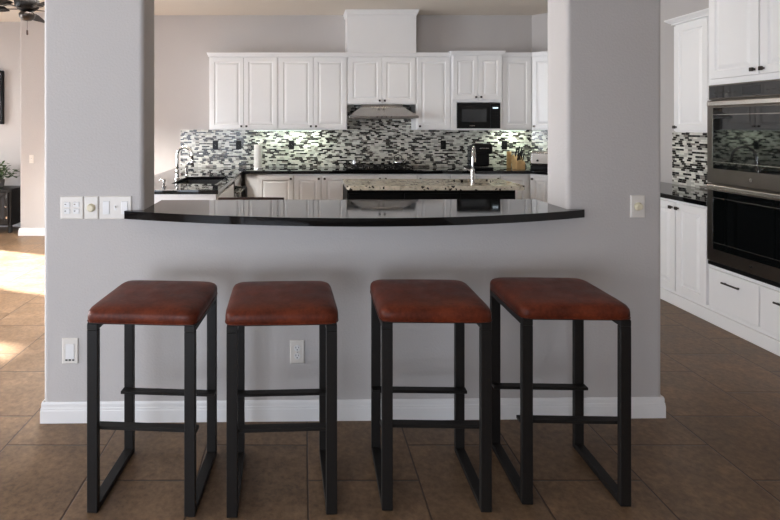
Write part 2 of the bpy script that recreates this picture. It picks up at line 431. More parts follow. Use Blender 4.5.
# right-hand run, faces -x ; local x runs towards the camera
XF = 3.11
def right(label, y0, y1, doors, z0=0, z1=CT, X=XF, depth=None, **kw):
    L = y0-y1-.001
    return cabinet(kw.pop('name', 'base_cabinet'), label, X, y0, -PI/2, L, depth or (XR-X-.002), z0, z1, doors(L), **kw)
def two(zt=CT-.02, kb='rtlt', zb=.12, lab=None):
    return lambda L: [('door', .006, L/2-.003, zb, zt, kb[:2]), ('door', L/2+.003, L-.006, zb, zt, kb[2:])]
right('white two-door base cabinet between the oven tower and the divider wall edge', 4.52, 3.861, two(), kick=.0)
right('white two-door base cabinet in the middle of the right run, behind the right pillar', 5.38, 4.522, two(), kick=.0)
right('white two-door base cabinet at the corner end of the right run, behind the right pillar', 6.24, 5.382, two(), kick=.0)
def wall_doors(L): return [('door', .006, 4.61-4.215-.003, 1.445, 2.398, 'lb'), ('door', 4.61-4.215+.003, L-.006, 1.445, 2.398, 'rb')]
right('white wall cabinet on the right wall beyond the oven tower', 4.61, 3.861, wall_doors, z0=1.435, z1=2.41, X=3.40, name='wall_cabinet', crown=(1, 0, 2.41))
OY0, OY1 = 3.858, 3.02
def tower(L):
    m_ = OY0-3.42
    return [('door', .01, m_-.003, 1.845, 2.62, 'rb'), ('door', m_+.003, L-.01, 1.845, 2.62, 'lb'),
            ('drawer', .01, m_-.003, .13, .415, 'bar'), ('drawer', m_+.003, L-.01, .13, .415, 'bar')]
tw = right('tall white oven tower cabinet with two upper doors and two low drawers', OY0, OY1, tower, z0=.0, z1=2.64, name='oven_cabinet',
      notch=(.008, .772, .44, 1.80), crown=(1, 1, 2.64))
for k, (ya, yb) in enumerate([(6.23, 3.02)]):
    o = MB().box((XF-.024, yb, 0), (XF-.003, ya, .095), .004, 1).build('trim_1', 'white'); struct(o)
# double oven
ov = thing('double_oven', 'stainless double wall oven with black glass doors built into the tower', 'oven', (XF, OY0-.012, 0), -PI/2)
OW = .756
MB().box((.004, .0, .445), (OW-.004, .52, 1.795)).build('body', 'darksteel', ov)
MB().box((0, -.022, 1.69), (OW, -.001, 1.80), .003, 1).build('control_panel', 'darksteel', ov)
cp = MB().box((.012, -.025, 1.70), (OW-.012, -.022, 1.79)).build('control_glass', 'glass', ov)
d_ = MB().box((.30, -.0262, 1.715), (.44, -.025, 1.772)).build('display', 'tv', cp)
for i in range(5):
    for q in (.05, .48): MB().box((q+i*.045, -.0256, 1.735), (q+.025+i*.045, -.025, 1.738)).build('button_mark', 'knob', cp)
def oven_door(z0, z1, g0, g1, hz):
    d = MB().rings([[(i, yy, z0+i), (OW-i, yy, z0+i), (OW-i, yy, z1-i), (i, yy, z1-i)] for i, yy in [(0, -.002), (0, -.03), (.004, -.034)]]).build('door', 'darksteel', ov)
    MB().box((.06, -.0362, g0), (OW-.06, -.034, g1)).build('door_glass', 'glass', d)
    MB().rings([[(i, yy, g0-.006+i), (OW-i, yy, g0-.006+i), (OW-i, yy, g1+.006-i), (i, yy, g1+.006-i)] for i, yy in [(.054, -.034), (.054, -.0375), (.060, -.0375), (.060, -.034)]], cap=False).build('glass_trim', 'steel', d)
    h = MB().box((.035, -.066, hz-.018), (OW-.035, -.052, hz+.018), .006, 3)
    for xx in (.06, OW-.06): h.box((xx-.012, -.054, hz-.01), (xx+.012, -.034, hz+.01))
    h.build('handle', 'satin', d)
    MB().lathe([(.012, -.0345), (.012, -.036)], (OW/2, 0, (z0+g0)/2), 20, 'y').build('badge', 'steel', d)
oven_door(1.065, 1.685, 1.175, 1.628, 1.658)
oven_door(.478, 1.06, .572, 1.01, 1.036)
MB().box((0, -.028, .445), (OW, -.001, .472), .002, 1).build('vent_grille', 'blackplastic', ov)

# peninsula at the left
PX0, PX1, PY0 = -1.745, -.765, F/111.0
ph = [(-1.315, F/100.7+.02), (-.865, F/100.7+.02), (-.865, F/87.9), (-1.315, F/87.9)]
pc = thing('base_cabinet', 'white base cabinet under the left counter, its plain end panel towards the bar', 'cabinet', (0, 0, 0))
e_ = .025
MB().box((PX0+e_, PY0+.03, .1), (PX1-e_, YB-.002, .60)).box((PX0+e_, PY0+.03, .6), (PX0+e_+.02, YB-.002, CT)).box((PX1-e_-.02, PY0+.03, .6), (PX1-e_, 5.2, CT)).box((PX0+e_, PY0+.07, 0), (PX1-e_-.05, YB-.002, .1)).build('body', 'white', pc)
MB().box((PX0+e_-.004, PY0+.012, 0), (PX1-e_+.004, PY0+.03, CT), .002, 1).build('end_panel', 'white', pc)
slab_mesh(.97, .73).build('side_panel', 'white', pc, (PX1-e_+.001, 4.64, .12), PI/2)
dw = thing('dishwasher', 'stainless dishwasher with bowed handle in the left counter, near the corner', 'dishwasher', (PX1-e_+.001, 5.63, 0), PI/2)
MB().rings([[(.002+i, yy, .11+i), (.598-i, yy, .11+i), (.598-i, yy, CT-.004-i), (.002+i, yy, CT-.004-i)] for i, yy in [(0, 0), (0, -.02), (.004, -.024)]]).build('door', 'steel', dw)
MB().box((.01, -.026, .77), (.59, -.024, .86)).build('control_panel', 'glass', dw)
MB().tube([(.05, -.024, .74), (.055, -.055, .74), (.1, -.07, .74), (.3, -.078, .74), (.5, -.07, .74), (.545, -.055, .74), (.55, -.024, .74)], .011, 10).build('handle', 'chrome', dw, smooth=True)
tw = MB(); R = []
for i in range(19):
    x = .40+.14*i/18; q = .004*math.sin(i*1.1)
    o_ = [(-.103-q, .42), (-.103-q, .74), (-.098, .752), (-.078, .757), (-.058, .752), (-.053, .74), (-.053, .55)]
    n_ = [(-.057, .55), (-.057, .738), (-.062, .748), (-.078, .7525), (-.094, .748), (-.098-q, .738), (-.098-q, .42)]
    R.append([(x, a, b) for a, b in o_+n_])
tw.rings(R)
tag(tw.build('dish_towel', 'towel', None, (PX1-e_+.001, 5.63, 0), PI/2), 'dark grey dish towel hanging from the dishwasher handle', 'towel')

# ------------------------------------------------------------------ worktops
cf = YC-.03
XCD = XBD-.012; dd = 3.085-XCD
outer = [(PX0, YB-.001), (PX0, PY0), (PX1, PY0), (PX1, cf), (XCD, cf), (3.085, cf-dd), (3.085, 3.861), (XR-.001, 3.861), (XR-.001, 6.528), (3.189, YB-.001)]
ct = MB().prism(outer, CT, .914, [ph]).build('countertop', 'granite', bevel=.004)
tag(ct, 'polished black stone countertop running from the left peninsula along the back wall', 'countertop')
snk = thing('sink', 'black undermount sink sunk into the left counter', 'sink', (0, 0, 0))
(a, b), (c, _), (_, d) = ph[0], ph[1], ph[2]
def basin(mb, x0, x1, y0, y1, z0, z1, t=.012):
    R = []
    for e, z in [(t, z1), (t, z0-t), (0, z0-t)][:0]: pass
    o = [[(x0-t, y0-t, z), (x1+t, y0-t, z), (x1+t, y1+t, z), (x0-t, y1+t, z)] for z in (z0-t, z1)]
    i_ = [[(x0+k, y0+k, z), (x1-k, y0+k, z), (x1-k, y1-k, z), (x0+k, y1-k, z)] for k, z in ((0, z1), (.01, z0+.02), (.03, z0))]
    return mb.rings(o+i_)
basin(MB(), a+.002, c-.002, b+.002, d-.002, .68, CT).build('basin', 'porcelain', snk)
MB().lathe([(.04, .681), (.045, .684), (.03, .6835), (.028, .682)], ((a+c)/2, (b+d)/2, 0), 20).build('drain', 'chrome', snk)

isl = thing('kitchen_island', 'low black kitchen island cabinet under the speckled granite', 'kitchen island')
IX0, IX1, IY0, IY1 = .43, 2.06, 4.90, 5.46
MB().box((IX0, IY0, .08), (IX1, IY1, .60)).box((IX0, IY0, .6), (IX1, IY0+.02, .872)).box((IX0, IY1-.02, .6), (IX1, IY1, .872)).box((IX0, IY0+.02, .6), (IX0+.02, IY1-.02, .872)).box((IX1-.02, IY0+.02, .6), (IX1, IY1-.02, .872)).box((IX0+.04, IY0+.05, 0), (IX1-.04, IY1-.05, .08)).build('body', 'darkislandpaint', isl)
for i in range(3):
    door_mesh(.53, .72).build('panel', 'darkislandpaint', isl, (IX0+.01+i*.54, IY0-.001, .12))
def rrect(x0, x1, y0, y1, r, n=5):
    P = []
    for cx, cy, a0 in ((x1-r, y0+r, -90), (x1-r, y1-r, 0), (x0+r, y1-r, 90), (x0+r, y0+r, 180)):
        for k in range(n+1):
            a = math.radians(a0+90*k/n); P.append((cx+r*math.cos(a), cy+r*math.sin(a)))
    return P
ih = rrect(1.56, 2.0, 5.14, 5.42, .04, 3)
tag(MB().prism(rrect(.425, 2.15, 4.855, 5.50, .05), .872, .914, [ih]).build('island_countertop', 'islandgranite', bevel=.006),
    'cream and grey speckled granite slab on the black kitchen island', 'countertop')
s2 = thing('island_sink', 'small dark sink sunk in the island granite behind the chrome faucet', 'sink')
basin(MB(), 1.562, 1.998, 5.142, 5.418, .74, .871, .008).build('basin', 'porcelain', s2)
MB().lathe([(.035, .741), (.035, .744), (.025, .743)], (1.78, 5.28, 0), 20).build('drain', 'chrome', s2)

# bar top : follows the dividing wall, bows towards the stools
BZ0, BZ1 = 1.0305, 1.07
pts = []
N = 40
for i in range(N+1):
    k = -1+2*i/N; X = .268+1.162*k
    base_y = 2.33; end = 2.525+(2.565-2.525)*(k+1)/2
    pts.append((X, base_y+(end-base_y)*k*k))
def W2(u, v): return (WX+u*math.cos(WA)-v*math.sin(WA), WY+u*math.sin(WA)+v*math.cos(WA))
e0 = W2(wl(126), -.001); e1 = W2(wl(584.5), -.001)
pl = [W2(jl+.001, -.001), W2(jl+.001, WT+.125), W2(jr-.001, WT+.125), W2(jr-.001, -.001)]
outer = pts+[e1, pl[3], pl[2], pl[1], pl[0], e0]
tag(MB().prism(outer, BZ0, BZ1).build('bar_counter', 'granite', bevel=.013, seg=5), 'bowed polished black stone bar top on the dividing wall above the stools', 'bar top')

# ------------------------------------------------------------------ backsplash
def splash(name, x, y, rz, L, z0, z1, holes=()):
    mb = MB().box((0, -.008, z0), (L, -.0005, z1)); o = mb.build(name, 'mosaic', None, (x, y, 0), rz); return struct(o)
splash('trim_2', -1.705, YB, 0, 4.89, .9145, 1.434)
splash('trim_3', 3.19, YB, -PI/4, .715, .9145, 1.434)
splash('trim_4', XR, 5.05, -PI/2, 1.188, .9145, 1.434)
splash('trim_5', ux(347.4), YB, 0, ux(416.3)-ux(347.4), 1.434, 1.775)

# ------------------------------------------------------------------ wall plates
def plate(name, label, cat, x, y, rz, z, w, h, kind, material='plastic', group=None):
    t = thing(name, label, cat, (x, y, z), rz, group)
    MB().rings([[(-w/2+i, yy, -h/2+i), (w/2-i, yy, -h/2+i), (w/2-i, yy, h/2-i), (-w/2+i, yy, h/2-i)] for i, yy in [(0, -.0005), (0, -.004), (.004, -.0065)]]).build('cover_plate', material, t)
    n = len(kind)
    for i, k in enumerate(kind):
        cx = (i-(n-1)/2)*.046
        if k == 'r':
            MB().rings([[(cx-.0165+j, yy, -.033+j), (cx+.0165-j, yy, -.033+j), (cx+.0165-j, yy, .033-j), (cx-.0165+j, yy, .033-j)] for j, yy in [(0, -.006), (.0, -.0085), (.002, -.0095)]]).build('rocker', material if material != 'plastic' else 'trim', t)
        elif k == 't':
            MB().box((cx-.006, -.0075, -.013), (cx+.006, -.006, .013)).build('toggle_slot', 'trim', t)
            MB().box((cx-.004, -.018, .0), (cx+.004, -.006, .010), .0015, 1).build('toggle', 'trim', t)
        elif k == 'k':
            MB().lathe([(.021, -.006), (.021, -.012), (.016, -.022), (.012, -.0235), (0, -.0235)], (cx, 0, 0), 28, 'y').build('dimmer_knob', 'cream', t, smooth=False, label='cream round dimmer knob')
        elif k == 's':                              # stacked small switches
            for zz in (.017, -.017):
                MB().box((cx-.015, -.009, zz-.013), (cx+.015, -.006, zz+.013), .002, 1).build('rocker', 'trim', t)
                MB().box((cx-.012, -.0095, zz-.001), (cx-.004, -.009, zz+.003)).build('mark', 'knob', t)
        elif k == 'o':
            for zz in (.020, -.020):
                f = MB().lathe([(.0165, -.006), (.0165, -.009), (0, -.009)], (cx, 0, zz), 20, 'y').build('receptacle', material if material != 'plastic' else 'trim', t)
                MB().box((cx-.008, -.0096, zz), (cx-.0055, -.009, zz+.009)).box((cx+.0055, -.0096, zz+.001), (cx+.008, -.009, zz+.008)).box((cx-.0025, -.0096, zz-.010), (cx+.0025, -.009, zz-.005)).build('slot', 'slot', f)
            MB().lathe([(.0025, -.0065), (.0025, -.0075), (0, -.0075)], (cx, 0, 0), 10, 'y').build('screw', 'steel', t)
        elif k == 'j':
            MB().box((-.022, -.0085, -.040), (.022, -.006, .036), .002, 1).build('insert', 'trim', t)
            for q in (-.017, 0, .017): MB().box((q-.005, -.0092, -.048), (q+.005, -.0065, -.042)).build('port', 'slot', t)
    return t
def on_wall(px0, px1): 
    u = (wl(px0)+wl(px1))/2; p = W2(u, 0); return p[0], p[1], wl(px1)-wl(px0)
for px0, px1, z, h, nm, cat, kind, lab in [
    (61, 83.7, 1.083, .114, 'light_switch', 'light switch', 'ss', 'white double switch plate with stacked small buttons, leftmost on the left pillar'),
    (84.8, 98.7, 1.083, .116, 'dimmer_switch', 'light switch', 'k', 'white plate with round cream dimmer knob between two wider switch plates'),
    (100, 131.8, 1.083, .116, 'light_switch', 'light switch', 'rtr', 'wide white triple switch plate next to the left tip of the bar'),
    (630, 644.4, 1.083, .114, 'dimmer_switch', 'light switch', 'k', 'pale plate with round cream dimmer knob alone on the right pillar'),
    (62.5, 78.5, .362, .128, 'media_outlet', 'wall plate', 'j', 'white framed low-voltage wall plate near the floor left of the first stool'),
    (290, 304.4, .349, .118, 'power_outlet', 'power outlet', 'o', 'white power outlet low on the wall behind the second stool from left')]:
    x, y, w = on_wall(px0, px1); plate(nm, lab, cat, x, y, WA, z, w, h, kind)
plate('light_switch', 'small white light switch on the far wall stub left of the pillar', 'light switch', -3.68, 6.85, 0, 1.04, .062, .115, 't')
for px, lab in [(215.5, 'black outlet on the mosaic, above the gooseneck faucet'), (238.7, 'black outlet on the mosaic just left of the paper towel roll'),
                (291.5, 'black outlet on the mosaic, midway between paper towel roll and cooktop'), (443, 'black outlet on the mosaic between cooktop and coffee maker'),
                (504, 'black outlet on the mosaic above the knife block')]:
    plate('power_outlet', lab, 'power outlet', (px-303)/71.7, YB-.008, 0, 1.222, .075, .125, 'o', 'blackplastic', 'black outlets on the mosaic backsplash')

# ------------------------------------------------------------------ bar stools
def superellipse_ring(hx, hy, z, p=5, n=56):
    R = []
    for i in range(n):
        a = 2*PI*i/n; c, s_ = math.cos(a), math.sin(a)
        R.append((hx*math.copysign(abs(c)**(2/p), c), hy*math.copysign(abs(s_)**(2/p), s_), z))
    return R
def make_stool():
    t = thing('bar_stool', '', 'bar stool')
    W, D, H = .424, .376, .735; lw, lt = .042, .024
    hx, hy = W/2, D/2
    for s_ in (-1, 1):                               # each side loop: two legs, floor rail, top rail
        xo = s_*(hx-lw/2)
        for f in (-1, 1):
            yc = f*(hy-lt/2)
            MB().box((xo-lw/2, yc-lt/2, 0), (xo+lw/2, yc+lt/2, H-.028), .002, 1).build('leg', 'frame', t)
        MB().box((xo-lw/2, -hy+lt, .0), (xo+lw/2, hy-lt, .024), .002, 1).build('floor_rail', 'frame', t)
        MB().box((xo-lw/2, -hy, H-.028), (xo+lw/2, hy, H-.004), .002, 1).build('top_rail', 'frame', t)
    MB().box((-hx+.002, -hy+.001, H-.004), (hx-.002, hy-.001, H)).build('seat_plate', 'frame', t)
    for f, zf in ((-1, .309), (1, .291)):
        y0 = f*(hy-lt); y1 = y0-f*.036
        MB().box((-hx-.001, y0, zf), (hx+.001, y1, zf+.013), .0015, 1).build('footrest', 'frame', t)
    R = []
    for k, z, p in [(-.010, 0, 12), (.000, .001, 12), (.006, .005, 12), (.0085, .014, 12), (.009, .026, 11), (.007, .038, 11), (.002, .047, 10), (-.008, .054, 9),
                 (-.024, .0585, 7), (-.05, .0615, 6), (-.09, .0635, 5), (-.14, .0645, 3)]:
        R.append(superellipse_ring(hx+k, hy+k, H+z, p, 72))
    s_ = MB().rings(R).build('seat', 'leather', t, smooth=True, label='chestnut brown leather cushion')
    R = []
    for k, z in [(-.003, .0), (.0075, .002), (.0098, .0045), (.0085, .007), (-.002, .008)]: R.append(superellipse_ring(hx+k, hy+k, H+z, 12, 72))
    MB().rings(R, cap=False).build('seam_piping', 'leather', s_, smooth=True)
    return t
st = make_stool()
spots = [(-.614, 2.128, -3.2, 'brown leather bar stool at the far left end of the row'),
         (-.088, 2.122, 2.4, 'brown leather bar stool in front of the low power outlet, second from left'),
         (.523, 2.146, -1.2, 'brown leather bar stool third from left, right of the one hiding the outlet'),
         (1.083, 2.176, -1.5, 'brown leather bar stool at the right end of the row')]
for i, (x, y, a, lab) in enumerate(spots):
    o = st if i == 0 else dup(st)
    o.location = (x, y, 0); o.rotation_euler.z = math.radians(a); o['label'] = lab; o['category'] = 'bar stool'; o['group'] = 'bar stools along the divider wall'

# ------------------------------------------------------------------ chair behind the bar (only its top rail shows)
ch = thing('dining_chair', 'dark brown chair behind the bar, just the top of its back showing', 'chair', (-.372, 3.60, 0))
MB().prism(rrect(-.21, .21, .02, .42, .04), .44, .47).build('seat', 'brownwood', ch, bevel=.005)
for x in (-.19, .19):
    MB().box((x-.018, .38, 0), (x+.018, .41, .44), .003, 1).build('leg', 'brownwood', ch)
    MB().box((x-.018, .0, 0), (x+.018, .035, .955), .003, 1).build('leg', 'brownwood', ch)
R = []
for i in range(17):
    k = -1+i/8; x = .235*k; z = .986-.005*k*k; y_ = -.015*(1-k*k)
    R.append([(x, y_, z-.09), (x, y_+.022, z-.09), (x, y_+.022, z), (x, y_, z)])
MB().rings(R).build('backrest', 'brownwood', ch, bevel=.003)
for x in (-.1, 0, .1): MB().box((x-.012, .004, .47), (x+.012, .016, .885)).build('slat', 'brownwood', ch)

# ------------------------------------------------------------------ range hood, cooktop, microwave
hd = thing('range_hood', 'stainless steel range hood with sloped canopy over the cooktop', 'range hood', (ux(381.9), 0, 0))
hw = .445
def ring4(x0, x1, y0, y1, z): return [(x0, y0, z), (x1, y0, z), (x1, y1, z), (x0, y1, z)]
MB().rings([ring4(-hw, hw, 6.52, YB-.02, 1.588), ring4(-hw, hw, 6.52, YB-.02, 1.618), ring4(-hw+.02, hw-.02, 6.535, YB-.02, 1.628), ring4(-.275, .275, 6.70, YB-.02, 1.745), ring4(-.275, .275, 6.70, YB-.02, 1.774)]).build('canopy', 'steel', hd)
MB().box((-.38, 6.56, 1.582), (.38, 6.95, 1.5885)).build('filter', 'darksteel', hd)
for i in range(4): MB().lathe([(.008, 6.512), (.008, 6.521)], (-.09+.06*i, 0, 1.603), 12, 'y').build('button', 'knob', hd)
ckt = thing('cooktop', 'black gas cooktop with iron grates set in the back counter', 'cooktop', (.99, 6.70, .914))
MB().box((-.44, -.2, .0005), (.44, .25, .014), .004, 2).build('glass_surface', 'glass', ckt)
for (bx_, by) in [(-.29, -.07), (-.29, .14), (.0, .04), (.29, -.07), (.29, .14)]:
    MB().lathe([(.05, .014), (.05, .022), (.035, .026), (.033, .032), (0, .032)], (bx_, by, 0), 20).build('burner', 'blackplastic', ckt)
for gx in (-.29, 0, .29):
    g = MB(); w = .13
    for yy in (-.17, .04, .22): g.box((gx-w, yy-.006, .04), (gx+w, yy+.006, .052))
    for xx in (-w, 0, w): g.box((gx+xx-.006, -.17, .04), (gx+xx+.006, .22, .052))
    for xx in (-w, w):
        for yy in (-.17, .22): g.box((gx+xx-.007, yy-.007, .014), (gx+xx+.007, yy+.007, .046))
    g.build('grate', 'blackplastic', ckt)
for i in range(5): MB().lathe([(.018, .0142), (.016, .034), (0, .034)], (-.2+.1*i, -.182, 0), 16).build('control_knob', 'blackplastic', ckt)
pn = thing('saucepan', 'small steel saucepan with long handle on the left side of the cooktop', 'saucepan', (.72, 6.85, .9665))
MB().lathe([(.055, 0), (.06, .006), (.06, .05), (.057, .052), (.056, .05), (.054, .01), (0, .008)], n=28).build('pot', 'chrome', pn, smooth=False)
MB().lathe([(.061, .052), (.055, .058), (.02, .064), (0, .065)], n=28).build('lid', 'chrome', pn); MB().lathe([(.006, .064), (.012, .074), (.010, .082), (0, .083)], n=14).build('lid_knob', 'blackplastic', pn)
MB().tube([(.058, -.005, .04), (.10, -.012, .045), (.21, -.03, .05)], [.006, .007, .009], 8).build('handle', 'steel', pn, smooth=True)
kt = thing('kettle', 'round steel kettle on the right side of the cooktop', 'kettle', (1.29, 6.85, .9665))
MB().lathe([(.05, 0), (.066, .008), (.07, .03), (.06, .06), (.03, .078), (.012, .082), (0, .083)], n=28).build('body', 'chrome', kt, smooth=True)
MB().lathe([(.006, .08), (.011, .088), (.009, .098), (0, .1)], n=14).build('lid_knob', 'blackplastic', kt)
MB().tube([(-.05, 0, .06), (-.048, 0, .11), (0, 0, .135), (.048, 0, .11), (.05, 0, .06)], .006, 8).build('handle', 'blackplastic', kt, smooth=True)
MB().tube([(.06, -.0, .03), (.09, -.0, .055), (.105, 0, .075)], [.014, .01, .007], 8).build('spout', 'chrome', kt, smooth=True)
mx0 = ux(451)+.072
mw = thing('microwave', 'black built-in microwave below the short doors of the deeper wall cabinet', 'microwave', (mx0, YU-.047, 1.4555))
MW, MH = .57, .334
MB().box((.004, .02, 0), (MW-.004, .3, MH-.004)).build('body', 'blackplastic', mw)
md = MB().box((0, -.012, .0), (MW*.77, .02, MH), .004, 2).build('door', 'blackplastic', mw)
MB().box((.06, -.014, .085), (.385, -.0121, .255)).build('window', 'mwglass', md)
MB().box((.16, -.0135, .03), (.23, -.0121, .04)).build('badge', 'steel', md)
cpn = MB().box((MW*.77+.002, -.012, 0), (MW, .02, MH), .004, 2).build('control_panel', 'blackplastic', mw)
MB().box((MW*.77+.03, -.0135, .262), (MW-.03, -.0121, .28)).build('clock_display', 'clock', cpn)
kp_ = MB()
for i in range(3):
    for j in range(5): kp_.box((MW*.77+.025+i*.03, -.0128, .06+j*.035), (MW*.77+.045+i*.03, -.0121, .075+j*.035))
kp_.build('keypad', 'frame', cpn)

# ------------------------------------------------------------------ faucets and counter items
def arch(c, r, dirx, diry, h, drop, n=14):
    d = Vector((dirx, diry, 0)).normalized(); P = [Vector((0, 0, 0)), Vector((0, 0, h*.5)), Vector((0, 0, h-r))]
    for i in range(1, n+1):
        a = PI*i/n; P.append(Vector((0, 0, h-r))+d*(r-r*math.cos(a))+Vector((0, 0, r*math.sin(a))))
    P.append(P[-1]+Vector((0, 0, -drop))); return P
fx, fy = -1.37, 5.50
f1 = thing('kitchen_faucet', 'tall chrome gooseneck faucet behind the black sink', 'faucet', (fx, fy, .914))
P = arch(None, .085, 1, -.15, .345, .05)
MB().lathe([(.03, 0), (.03, .008), (.02, .014), (.02, .1), (.014, .11), (0, .11)], n=20).build('base', 'satin', f1)
MB().tube(P, .016, 12).build('neck', 'satin', f1, smooth=True)
e = P[-1]; MB().tube([e, e+Vector((0, 0, -.02)), e+Vector((.006, 0, -.08))], [.015, .019, .016], 12).build('spray_head', 'chrome', f1, smooth=True)
MB().tube([(0, -.02, .06), (0, -.045, .07), (-.005, -.09, .095)], [.009, .007, .005], 8).build('lever', 'chrome', f1, smooth=True)
f2 = thing('soap_dispenser', 'short chrome soap dispenser at the near edge of the black sink', 'soap dispenser', (-1.315, 4.78, .914))
MB().lathe([(.02, 0), (.02, .01), (.011, .014), (.011, .05), (.014, .052), (.014, .07), (0, .072)], n=16).build('pump', 'chrome', f2)
MB().tube([(0, 0, .066), (-.03, .0, .07), (-.05, .0, .062)], .005, 8).build('spout', 'chrome', f2, smooth=True)
f4 = thing('filter_tap', 'slim chrome side tap standing right of the tall gooseneck faucet', 'faucet', (-1.335, 5.80, .914))
MB().lathe([(.024, 0), (.024, .01), (.016, .018), (.016, .10), (.02, .11), (.012, .13), (0, .132)], n=16).build('body', 'chrome', f4)
MB().tube([(0, 0, .12), (.01, 0, .15), (.04, -.02, .17)], [.007, .006, .005], 8).build('lever', 'chrome', f4, smooth=True)
f3 = thing('island_faucet', 'chrome arched faucet with side lever on the kitchen island', 'faucet', (1.674, 4.985, .914))
MB().lathe([(.026, 0), (.026, .006), (.021, .01), (.021, .145), (.015, .155), (0, .156)], n=20).build('base', 'satin', f3)
MB().tube(arch(None, .10, .45, 1, .365, .06), .012, 12).build('neck', 'chrome', f3, smooth=True)
MB().tube([(-.015, 0, .135), (-.045, 0, .145), (-.085, 0, .16)], [.010, .008, .006], 8).build('lever', 'chrome', f3, smooth=True)
# paper towels
pt = thing('paper_towel_holder', 'white paper towel roll standing on a holder against the mosaic', 'paper towels', (-.605, 6.80, .9145))
MB().lathe([(.07, 0), (.07, .01), (.0, .012)], n=28).build('base', 'chrome', pt)
MB().lathe([(.006, .01), (.006, .335), (.013, .345), (0, .357)], n=12).build('post', 'chrome', pt)
MB().lathe([(.02, .012), (.056, .012), (.056, .32), (.02, .32), (.02, .013)], n=32).build('roll', 'paper', pt)
# coffee maker
cm = thing('coffee_maker', 'black pod coffee maker on the back counter behind the island faucet', 'coffee maker', (2.37, 6.74, .9145))
MB().box((-.115, -.13, 0), (.115, .13, .03), .01, 3).build('drip_base', 'blackplastic', cm)
MB().box((-.11, .0, .03), (.11, .13, .29), .02, 3).build('body', 'blackplastic', cm)
MB().box((-.11, -.12, .19), (.11, .01, .315), .025, 4).build('brew_head', 'blackplastic', cm)
MB().box((-.122, -.02, .03), (-.112, .12, .28), .004, 2).build('water_tank', 'mwglass', cm)
MB().tube([(-.05, -.123, .24), (-.05, -.14, .26), (.05, -.14, .26), (.05, -.123, .24)], .006, 8).build('handle', 'steel', cm, smooth=True)
MB().box((-.05, -.11, .031), (.05, -.02, .036)).build('drip_tray', 'steel', cm)
cm.scale = (1.12, 1.0, 1.08)
# knife block
kb = thing('knife_block', 'light wooden knife block with slanted slots on the back counter', 'knife block', (2.855, 6.70, .9145))
MB().rings([[(x, -.09, 0), (x, .07, 0), (x, .10, .16), (x, .04, .19), (x, -.09, .09)] for x in (-.055, .055)]).build('block', 'blockwood', kb, bevel=.004)
tag(MB().box((-.03, -.0, 0), (.03, .02, .225), .004, 2).build('cutting_board', 'blockwood', None, (2.81, 6.88, .9145)), 'small light wooden board leaning upright left behind the knife block', 'cutting board')
kd = Vector((0, -.45, 1)).normalized()
k0 = None
for i, (kx, kt_, L) in enumerate([(-.035, .25, .12), (-.012, .3, .135), (.012, .3, .13), (.035, .25, .11), (-.035, .75, .13), (-.005, .75, .15), (.03, .75, .14)]):
    py = -.09+.13*kt_; pz = .09+.10*kt_
    a = Vector((2.855+kx, 6.70+py, .9145+pz))
    t = thing('kitchen_knife', 'black-handled kitchen knife standing in the wooden knife block', 'knife', a, 0, 'knives in the wooden block')
    k_ = (kd*L)
    MB().tube([kd*.006, kd*.02, k_*.6, k_], [.007, .009, .008, .010], 8).build('handle', 'blackplastic', t, smooth=True)
    MB().box((-.001, -.008, -.0), (.001, .008, .008)).build('blade', 'steel', t)
# toaster oven on the slanted counter
to = thing('toaster', 'white and steel toaster with black base on the slanted corner counter', 'toaster', (3.19, 6.62, .9145), -PI/4+.3)
MB().box((-.17, -.11, 0), (.17, .11, .055), .008, 2).build('base', 'blackplastic', to)
MB().box((-.175, -.115, .055), (.175, .115, .225), .03, 4).build('shell', 'steel', to)
fc = MB().box((-.15, -.119, .08), (.15, -.114, .19), .003, 1).build('front_panel', 'plastic', to)
for x in (-.09, .03, .1): MB().lathe([(.014, -.119), (.012, -.135), (0, -.135)], (x, 0, .115), 14, 'y').build('dial', 'knob', to)
to.scale = (1.1, 1, 1.08)
for x in (-.06, .06): MB().box((x-.045, -.012+.0, .224), (x+.045, .012, .2265)).build('bread_slot', 'slot', to)

# ------------------------------------------------------------------ ceiling fan
fn = thing('ceiling_fan', 'black ceiling fan with pull chain in the room at far left', 'ceiling fan', (-2.76, 5.05, 0))
MB().lathe([(.01, CEIL-.001), (.06, CEIL-.002), (.055, CEIL-.03), (.02, CEIL-.06), (0, CEIL-.061)], n=24).build('canopy', 'fanblade', fn, smooth=True)
MB().lathe([(.012, 2.78), (.012, CEIL-.04)], n=12).build('downrod', 'fanblade', fn)
MB().lathe([(.03, 2.80), (.09, 2.785), (.115, 2.74), (.11, 2.68), (.07, 2.645), (.0, 2.64)][::-1], n=28).build('motor_housing', 'fanblade', fn, smooth=True)
MB().lathe([(0, 2.54), (.04, 2.545), (.07, 2.575), (.075, 2.61), (.05, 2.64), (0, 2.641)], n=24).build('switch_housing', 'knob', fn, smooth=True)
for k in range(5):
    a = math.radians(-36+72*k)
    R = []
    for r_, hw_ in [(.20, .05), (.26, .064), (.45, .072), (.60, .076), (.655, .066), (.67, .05)]:
        R.append([(r_, -hw_, 2.66-hw_*.22), (r_, hw_, 2.66+hw_*.22), (r_, hw_, 2.666+hw_*.22), (r_, -hw_, 2.666-hw_*.22)])
    b_ = MB().rings(R).build('blade', 'fanblade', fn, None, a)
    MB().box((.08, -.012, 2.655), (.22, .012, 2.662)).box((.2, -.035, 2.652), (.26, .035, 2.658)).build('blade_iron', 'knob', b_)
pcn = MB().tube([(.03, -.05, 2.55), (.03, -.05, 2.44)], .0022, 6).build('pull_chain', 'knob', fn)
MB().lathe([(.003, 2.445), (.009, 2.435), (.010, 2.40), (.006, 2.39), (0, 2.389)], (.03, -.05, 0), 12).build('fob', 'brownwood', pcn)

